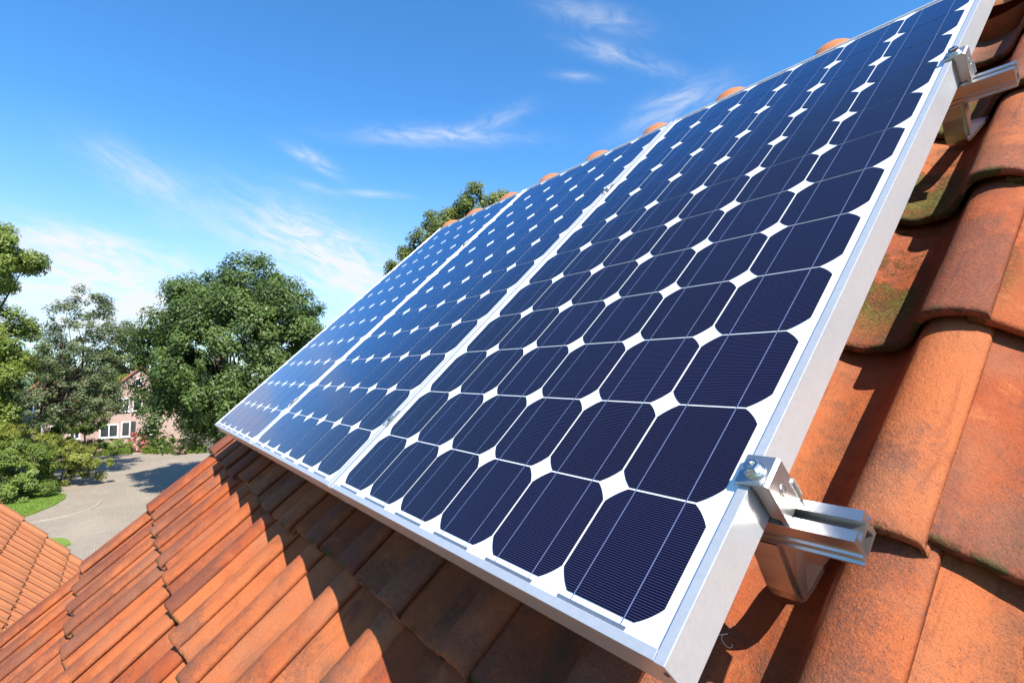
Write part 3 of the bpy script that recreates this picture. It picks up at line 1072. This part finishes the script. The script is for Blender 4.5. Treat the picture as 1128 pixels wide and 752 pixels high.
def facade_window(y, z, wd, ht, mull=1, shutter=None, parent=bh, fx=FX):
    bm = bmesh.new()
    t_ = .09
    for lo, hi in (((y - wd / 2, z - ht / 2), (y + wd / 2, z - ht / 2 + t_)), ((y - wd / 2, z + ht / 2 - t_), (y + wd / 2, z + ht / 2)),
                   ((y - wd / 2, z - ht / 2 + t_), (y - wd / 2 + t_, z + ht / 2 - t_)), ((y + wd / 2 - t_, z - ht / 2 + t_), (y + wd / 2, z + ht / 2 - t_))):
        add_box(bm, (fx - .05, lo[0], lo[1]), (fx + .05, hi[0], hi[1]))
    for i in range(1, mull):
        yy = y - wd / 2 + wd * i / mull
        add_box(bm, (fx - .04, yy - .04, z - ht / 2 + t_), (fx + .04, yy + .04, z + ht / 2 - t_))
    add_box(bm, (fx + .0, y - wd / 2 - .06, z - ht / 2 - .09), (fx + .12, y + wd / 2 + .06, z - ht / 2 - .002))
    wo = link('window', bm_mesh('window', bm), M['white'], parent)
    bm = bmesh.new()
    add_box(bm, (fx - .03, y - wd / 2 + t_, z - ht / 2 + t_), (fx + .012, y + wd / 2 - t_, z + ht / 2 - t_))
    link('pane', bm_mesh('pane', bm), M['glass'], wo)
    if shutter:
        bm = bmesh.new()
        add_box(bm, (fx + .003, y + wd / 2 + .03, z - ht / 2), (fx + .06, y + wd / 2 + .45, z + ht / 2))
        link('shutter', bm_mesh('shutter', bm), M['grey_paint'], wo)
link('wall', bm_mesh('gable_wall', gable_block(FX - 8, FX, 1.15, 3.9, 4.6, 8.25)), M['brick_pink'], bh)
link('roof', bm_mesh('gable_roof', roof_slabs(FX - 8, FX, 1.15, 3.9, 4.6, 8.25)), M['rooffar'], bh)
bm = gable_block(FX - 9, FX - .35, -6.2, 3.9, 3.6, 7.2)
link('wall', bm_mesh('wing_wall', bm), M['brick_pink'], bh)
link('roof', bm_mesh('wing_roof', roof_slabs(FX - 9, FX - .35, -6.2, 3.9, 3.6, 7.2)), M['rooffar'], bh)
bm = bmesh.new()
add_box(bm, (FX - 7, -3.2, 0), (FX - .6, -2.2, 4.4))
link('wall', bm_mesh('link_wall', bm), M['brick_pink'], bh)
facade_window(.98, 6.75, .55, .80)
facade_window(1.0, 4.5, .80, 1.35)
facade_window(-.15, 4.5, 1.0, 1.35, 2)
facade_window(.10, 2.05, .75, 1.5, 1, True)
facade_window(-1.25, 1.95, 1.5, 1.3, 2)
facade_window(2.4, 2.05, .9, 1.4, 2)
facade_window(2.6, 4.5, .9, 1.3, 1)
for y, z, wd, ht in ((-3.9, 2.0, .8, 1.4), (-5.3, 2.0, .9, 1.4), (-6.9, 2.2, 1.2, 1.5), (-8.4, 2.2, .9, 1.4), (-5.2, 4.7, .9, 1.2), (-7.0, 4.7, .9, 1.2)):
    facade_window(y, z, wd, ht, 2, None, bh, FX - .35)
facade_window(-2.72, 2.0, .55, 1.5, 1, None, bh, FX - .6)
bm = bmesh.new()
add_box(bm, (FX - 5, 3.2, 7.0), (FX - 4.2, 3.9, 9.0))

# ------------------------------------------------------------------ trees and shrubs
def leaves(points, normals, size, tones, aspect=0.62):
    n = len(points)
    up = rng.normal(size=(n, 3))
    t1 = np.cross(normals, up)
    t1 /= np.linalg.norm(t1, axis=1)[:, None] + 1e-9
    t2 = np.cross(normals, t1)
    s = size * rng.uniform(.65, 1.3, n)[:, None]
    fold = normals * s * .18
    a = points - t1 * s * .5
    b = points + t2 * s * .5 * aspect - fold
    c = points + t1 * s * .5
    d = points - t2 * s * .5 * aspect - fold
    V_ = np.stack([a, b, c, d], 1).reshape(-1, 3)
    F_ = np.arange(n * 4).reshape(n, 4)
    return V_, F_, np.repeat(tones, 4)


def sphere_dirs(n):
    d = rng.normal(size=(n, 3))
    return d / np.linalg.norm(d, axis=1)[:, None]


def crown_points(lobes, n_clump, clump_r, n_leaf, fill=0.35, flat=0.75):
    """lobes: (x,y,z,rx,ry,rz). Clumps sit towards the lobe surface; leaves towards each clump's skin."""
    vol = np.array([l[3] * l[4] * l[5] for l in lobes]) ** .67
    cnt = np.maximum(1, (vol / vol.sum() * n_clump).astype(int))
    cl, cn = [], []
    for l, k in zip(lobes, cnt):
        d = sphere_dirs(k)
        rad = 1 - (1 - fill) * rng.uniform(0, 1, k) ** 1.8 * .75
        rad *= rng.uniform(.86, 1.08, k)
        c = np.array(l[:3]) + d * rad[:, None] * np.array(l[3:])
        cl.append(c); cn.append(d)
    cl = np.concatenate(cl); cn = np.concatenate(cn)
    cr = clump_r * rng.uniform(.6, 1.35, len(cl))
    idx = rng.choice(len(cl), n_leaf, p=cr ** 2 / (cr ** 2).sum())
    d = sphere_dirs(n_leaf)
    rr = rng.uniform(0, 1, n_leaf) ** .45
    pts = cl[idx] + d * (rr * cr[idx])[:, None] * np.array([1, 1, flat])
    nr = d * .75 + cn[idx] * .6 + np.array([0, 0, .55]) + rng.normal(0, .38, (n_leaf, 3))
    nr /= np.linalg.norm(nr, axis=1)[:, None]
    ct = rng.uniform(0, 1, len(cl))
    tones = np.clip(ct[idx] * .55 + rng.uniform(0, 1, n_leaf) * .5, 0, 1)
    return cl, pts, nr, tones


def tree(name, base, h_trunk, r_trunk, lobes, n_clump, clump_r, n_leaf, size, mat, label, cat='tree', group=None, fill=.35, limbs=26, flat=.75, loc_top=None):
    root = empty(name, (base[0], base[1], 0), label, cat, group)
    cl, pts, nr, tones = crown_points(lobes, n_clump, clump_r, n_leaf, fill, flat)
    V_, F_, T_ = leaves(pts, nr, size, tones)
    link('crown', mesh_np('crown', V_, F_, False, {'leaf': T_}), mat, root)
    bm = bmesh.new()
    top = Vector((base[0] + random.uniform(-.3, .3), base[1] + random.uniform(-.3, .3), h_trunk))
    hi = Vector(np.average([l[:3] for l in lobes], axis=0)) if loc_top is None else Vector(loc_top)
    add_tube(bm, [(base[0], base[1], -.1), (base[0], base[1], .5), tuple(Vector((base[0], base[1], 0)).lerp(top, .6)), tuple(top), tuple(top.lerp(hi, .6)), tuple(hi)],
             [r_trunk * 1.4, r_trunk * 1.05, r_trunk * .9, r_trunk * .8, r_trunk * .5, r_trunk * .22], 9)
    for i in rng.choice(len(cl), min(limbs, len(cl)), replace=False):
        e = Vector(cl[i])
        s = top.lerp(hi, random.uniform(0, .9))
        mid = s.lerp(e, .5) + Vector((random.uniform(-.3, .3), random.uniform(-.3, .3), random.uniform(-.1, .5)))
        q = r_trunk * random.uniform(.22, .42)
        add_tube(bm, [s, mid, e], [q, q * .6, q * .2], 6)
    link('trunk', bm_mesh('trunk', bm, True), M['bark'], root)
    return root


def shrub(name, base, lobes, n_clump, clump_r, n_leaf, size, mat, label, cat='shrub', group=None, fill=.4, stems=7):
    root = empty(name, (base[0], base[1], 0), label, cat, group)
    cl, pts, nr, tones = crown_points(lobes, n_clump, clump_r, n_leaf, fill, .8)
    pts[:, 2] = np.maximum(pts[:, 2], .05)
    V_, F_, T_ = leaves(pts, nr, size, tones)
    link('foliage', mesh_np('foliage', V_, F_, False, {'leaf': T_}), mat, root)
    bm = bmesh.new()
    for i in rng.choice(len(cl), min(stems, len(cl)), replace=False):
        e = cl[i]
        add_tube(bm, [(base[0] + random.uniform(-.2, .2), base[1] + random.uniform(-.2, .2), 0), tuple(e * .6 + np.array([*base[:2], 0.3]) * .4), tuple(e)], [.05, .035, .012], 6)
    link('stem', bm_mesh('stem', bm, True), M['bark'], root)
    return root


LAT = np.array([0.5869, 0.8096])      # level direction across the view, used to lay out the wide crowns
def L(c, lat, dep, z, *r):
    """lobe at an offset across / beyond the tree's foot"""
    x, y = c[0] + LAT[0] * lat - LAT[1] * dep, c[1] + LAT[1] * lat + LAT[0] * dep
    return (x, y, z, *r)


b = (-37.9, 5.7)
tree('round_tree', b, 3.2, .26,
     [L(b, .2, 0, 9.0, 5.7, 5.3, 6.1), L(b, .2, 0, 9.0, 5.5, 5.2, 5.8), L(b, .2, -.6, 8.6, 4.9, 4.6, 5.2), L(b, -4.2, -.3, 8.4, 2.1, 2.3, 2.9), L(b, 3.4, .3, 10.4, 2.6, 2.6, 3.0), L(b, 1.2, 0, 12.9, 2.7, 2.6, 2.4),
      L(b, -2.2, -.8, 11.6, 2.2, 2.2, 2.3), L(b, -2.4, -1.5, 5.0, 2.6, 2.6, 2.0), L(b, -4.6, 1.5, 6.8, 1.5, 2.4, 2.2)],
     620, .68, 125000, .185, M['leaf_oak'], 'large round dark green tree beside the far end of the panels', fill=.55, flat=.95)
b = (-48.7, -2.6)
foot = L((-50.2, -5.4), 0, 0, 0)
tree('airy_tree', foot, 4.0, .17,
     [L(b, 0, 0, 9.9, 3.2, 3.0, 3.3), L(b, -2.2, 0, 8.6, 1.8, 1.8, 2.6), L(b, 2.0, 0, 9.0, 1.8, 1.7, 2.4), L(b, .2, 0, 6.2, 3.6, 3.0, 2.2), L(b, -1.9, -.5, 5.2, 3.0, 2.6, 1.7), L(b, 1.6, -.3, 5.6, 2.0, 1.7, 1.3), L(b, 3.0, 0, 10.6, .9, .9, .8), L(b, -.2, 0, 12.8, 1.5, 1.5, 1.2)],
     330, .50, 30000, .16, M['leaf_airy'], 'thin airy tree with sky showing through, between the two dense trees', fill=.2, limbs=60)
b = (-51.4, -8.95)
tree('tall_tree', b, 3.4, .36,
     [L(b, 1.12, 0.00, 16.00, 2.62, 2.62, 2.88), L(b, 2.50, -0.25, 16.00, 1.88, 1.88, 1.38), L(b, -1.62, 0.00, 16.25, 3.00, 3.00, 3.50), L(b, 0.50, 0.00, 9.62, 3.50, 3.38, 3.12), L(b, 1.62, -0.75, 7.12, 3.12, 2.75, 3.00), L(b, -2.50, 0.00, 7.38, 3.25, 3.25, 4.25), L(b, 1.50, -0.50, 4.62, 2.75, 2.38, 2.12), L(b, -1.12, 0.00, 12.62, 1.62, 1.62, 1.12), L(b, 0.50, 0.75, 3.38, 3.00, 2.00, 1.75)],
     300, .74, 80000, .21, M['leaf_light'], 'bright green leafy tree cut off by the left picture edge', fill=.55, flat=.9)
b = (-73.0, -.2)
tree('pale_green_tree', b, 3, .2, [L(b, 0, 0, 9.0, 2.2, 2.2, 2.8), L(b, .9, 0, 8.2, 1.8, 1.8, 2.2)], 45, .8, 5200, .30, M['leaf_far'],
     'light green tree rising behind the gable of the pink house', fill=.5)
b = (-75.0, -8.5)
tree('dark_far_tree', b, 3, .2, [L(b, 0, 0, 7.5, 4.4, 4.4, 3.4), L(b, 4, 0, 6.5, 3, 3, 3)], 70, 1.0, 6500, .36, M['leaf_oak'],
     'dark tree crown behind the left wing of the pink house', fill=.5)
b = (-19.6, 11.9)
tree('olive_tree', b, 5.0, .25,
     [L(b, 1.0, 0, 14.6, 1.6, 1.5, 1.45), L(b, -.3, 0, 14.0, 1.35, 1.3, 1.35), L(b, -1.4, 0, 13.1, 1.15, 1.1, 1.0), L(b, -2.2, 0, 12.4, .95, .95, .7), L(b, 0.6, 0, 11.6, 2.2, 2.2, 2.0), L(b, .4, 0, 13.2, 1.9, 1.5, 1.4)],
     260, .36, 56000, .13, M['leaf_behind'], 'olive green tree top rising behind the ridge tiles', fill=.6, flat=.95)

# big bush by the lawn, in two lobed masses, and the shrubs along the house
b = (-43.0, -5.6)
shrub('large_bush', b, [L(b, 0, 0, 1.3, 2.0, 2.0, 1.5), L(b, 1.5, .3, 1.5, 1.4, 1.3, 1.4), L(b, -2.2, 0, 1.8, 2.0, 2.0, 2.0), L(b, 1.2, -.8, .7, 1.4, 1.3, .8), L(b, -.6, -1.0, .9, 1.5, 1.5, 1.0), L(b, -.2, .5, 2.8, 1.6, 1.5, .9), L(b, 1.3, .5, 2.5, 1.1, 1.1, .7)],
      130, .42, 34000, .125, M['leaf_bush'], 'large leafy green bush standing on the lawn at the left', fill=.6)
b = (-46.2, -3.4)
shrub('layered_shrub', b, [L(b, 0, 0, 2.2, 1.9, 1.8, 1.0), L(b, 1.7, 0, 2.0, 1.6, 1.5, .8), L(b, -1.6, 0, 2.6, 1.7, 1.5, 1.1), L(b, .4, 0, .9, 1.4, 1.4, .8), L(b, -3.2, 0, 2.6, 1.6, 1.5, 1.4), L(b, 2.3, 0, 1.2, 1.0, 1.0, .7)],
      100, .36, 19000, .12, M['leaf_yellow'], 'yellow green shrub with level branches right behind the big bush', fill=.6)
b = (-60.6, -3.0)
tree('small_tree', b, 1.6, .09, [L(b, 0, 0, 3.5, 1.9, 1.7, 1.2), L(b, -1.2, 0, 3.2, 1.4, 1.4, 1.1), L(b, .9, 0, 3.2, 1.3, 1.2, 1.0), L(b, .2, 0, 4.4, 1.2, 1.2, .8)],
     90, .38, 11000, .16, M['leaf_far'], 'small bright green tree standing before the windows of the pink house', fill=.6, flat=.9, limbs=16)
b = (-62.0, -6.2)
shrub('tall_shrub', b, [L(b, 0, 0, 2.0, 2.0, 1.6, 1.9), L(b, -2.2, 0, 1.7, 1.7, 1.5, 1.6), L(b, 1.5, 0, 1.6, 1.5, 1.3, 1.4)],
      80, .40, 11000, .16, M['leaf_bush'], 'tall green shrub hiding the left wing of the pink house', fill=.6)
b = (-62.4, -1.2)
shrub('garden_shrub', b, [L(b, -1.2, 0, .7, 1.1, 1.1, .7), L(b, 0.3, 0, .75, 1.2, 1.0, .75), L(b, 1.3, .2, .6, .9, .9, .6)], 40, .3, 4200, .15, M['leaf_bush'],
      'low green shrub under the ground floor windows of the pink house', group=None, fill=.6)
b = (-62.9, -3.4)
shrub('dark_shrub', b, [L(b, 0, 0, .8, 1.4, 1.4, .9), L(b, -1.6, 0, .7, 1.2, 1.2, .8)], 34, .35, 3400, .16, M['leaf_dark'],
      'dark green shrub at the left end of the house garden', fill=.6)
b = (-63.6, 2.1)
shrub('yellow_shrub', b, [L(b, 0, 0, 1.3, .85, .85, 1.2), L(b, .5, 0, .9, .8, .8, .9), L(b, -.6, 0, .9, .6, .6, .9)], 34, .3, 3600, .14, M['leaf_yellow'],
      'tall yellow green shrub behind the pink roses, by the gable wall', fill=.6)
b = (-62.1, 3.4)
shrub('mixed_shrub', b, [L(b, 0, 0, .9, 1.0, 1.0, .9), L(b, 1.0, .2, .8, .9, .9, .8)], 34, .3, 3400, .14, M['leaf_bush'],
      'green shrub between the yellow shrub and the pale flowering one', fill=.6)
# roses over a small arch, the path gap in the hedge under them
b = (-61.9, 1.05)
arch = [(-.62, .55), (-.60, 1.1), (-.42, 1.6), (0, 1.85), (.42, 1.6), (.60, 1.1), (.62, .55)]
ro = shrub('rose_arch', b, [L(b, x, 0, z, .26, .3, .34) for x, z in arch] + [L(b, -.55, -.2, .35, .5, .4, .35), L(b, .5, -.1, .4, .35, .35, .3)],
      60, .17, 3400, .105, M['rose'], 'pink climbing roses over an arch at the gap in the hedge', 'roses', fill=.6)
b = (-57.9, 4.25)
shrub('flowering_shrub', b, [L(b, 0, 0, .75, 1.0, .9, .55), L(b, .8, .2, 1.1, .7, .7, .5)], 36, .25, 3000, .115, M['palerose'],
      'pale pink flowering shrub behind the right hedge, by the big tree', fill=.6)
def hedge(p0, p1, hgt, wd, label):
    p0, p1 = np.array(p0), np.array(p1)
    L_ = np.linalg.norm(p1 - p0)
    d = (p1 - p0) / L_
    nrm = np.array([-d[1], d[0]])
    root = empty('box_hedge', ((p0[0] + p1[0]) / 2, (p0[1] + p1[1]) / 2, 0), label, 'hedge', 'clipped hedges along the driveway')
    n = int(L_ * 1500)
    a, q, z = rng.uniform(0, L_, n), rng.uniform(-wd / 2, wd / 2, n), rng.uniform(0.03, hgt, n)
    pick = rng.uniform(0, 1, n)
    nn = np.zeros((n, 3)); nn[:, 2] = 1
    top = pick < .4
    z[top] = hgt + rng.normal(0, .02, top.sum())
    side = ~top
    sg = np.sign(q[side]); sg[sg == 0] = 1
    q[side] = sg * (wd / 2 + rng.normal(0, .02, side.sum()))
    nn[side] = np.stack([nrm[0] * sg, nrm[1] * sg, np.full(side.sum(), .3)], -1)
    pts = np.stack([p0[0] + d[0] * a + nrm[0] * q, p0[1] + d[1] * a + nrm[1] * q, z], -1)
    nn += rng.normal(0, .45, (n, 3)); nn /= np.linalg.norm(nn, axis=1)[:, None]
    V_, F_, T_ = leaves(pts, nn, .085, rng.uniform(0, 1, n))
    link('foliage', mesh_np('hedge', V_, F_, False, {'leaf': T_}), M['leaf_hedge'], root)
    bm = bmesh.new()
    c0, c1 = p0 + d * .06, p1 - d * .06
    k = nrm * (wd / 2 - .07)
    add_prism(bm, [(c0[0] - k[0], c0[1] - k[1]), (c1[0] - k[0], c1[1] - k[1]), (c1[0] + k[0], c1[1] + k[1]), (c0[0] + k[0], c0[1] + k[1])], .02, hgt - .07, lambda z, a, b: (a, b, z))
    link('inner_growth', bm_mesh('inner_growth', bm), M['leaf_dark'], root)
hedge((-61.6, -1.6), (-61.1, .62), .62, .7, 'short clipped green hedge left of the pink roses')
hedge((-60.6, 1.55), (-57.6, 6.4), .62, .7, 'longer clipped green hedge right of the pink roses')
sheet('path', [(-61.6, .72), (-60.6, .72), (-60.5, 1.45), (-61.5, 1.45), (-64.9, 1.3), (-64.9, .6)], .026, M['kerb'], 'pale garden path through the gap in the hedge', 'path')

# mown grass blades on the lawn beside the bush
n = 16000
gx, gy = rng.uniform(-46.0, -36.4, n), rng.uniform(-12.0, -2.95, n)
poly = np.array(lawn)
inside = np.zeros(n, bool)
for (xa_, ya_), (xb_, yb_) in zip(poly, np.roll(poly, -1, 0)):
    hit = ((ya_ > gy) != (yb_ > gy)) & (gx < (xb_ - xa_) * (gy - ya_) / (yb_ - ya_ + 1e-9) + xa_)
    inside ^= hit
gx, gy = gx[inside], gy[inside]
n = len(gx)
nn = rng.normal(0, .5, (n, 3)); nn[:, 2] += .7
nn /= np.linalg.norm(nn, axis=1)[:, None]
V_, F_, T_ = leaves(np.stack([gx, gy, np.full(n, .115) + rng.normal(0, .012, n)], -1), nn, .10, rng.uniform(0, 1, n), .35)
tag(link('lawn_grass', mesh_np('lawn_grass', V_, F_, False, {'leaf': T_}), foliage('grass_blades', (0.07, 0.13, 0.012), (0.18, 0.27, 0.03), 0.25)),
    'short mown grass growing on the lawn in front of the big bush', 'grass', kind='stuff')
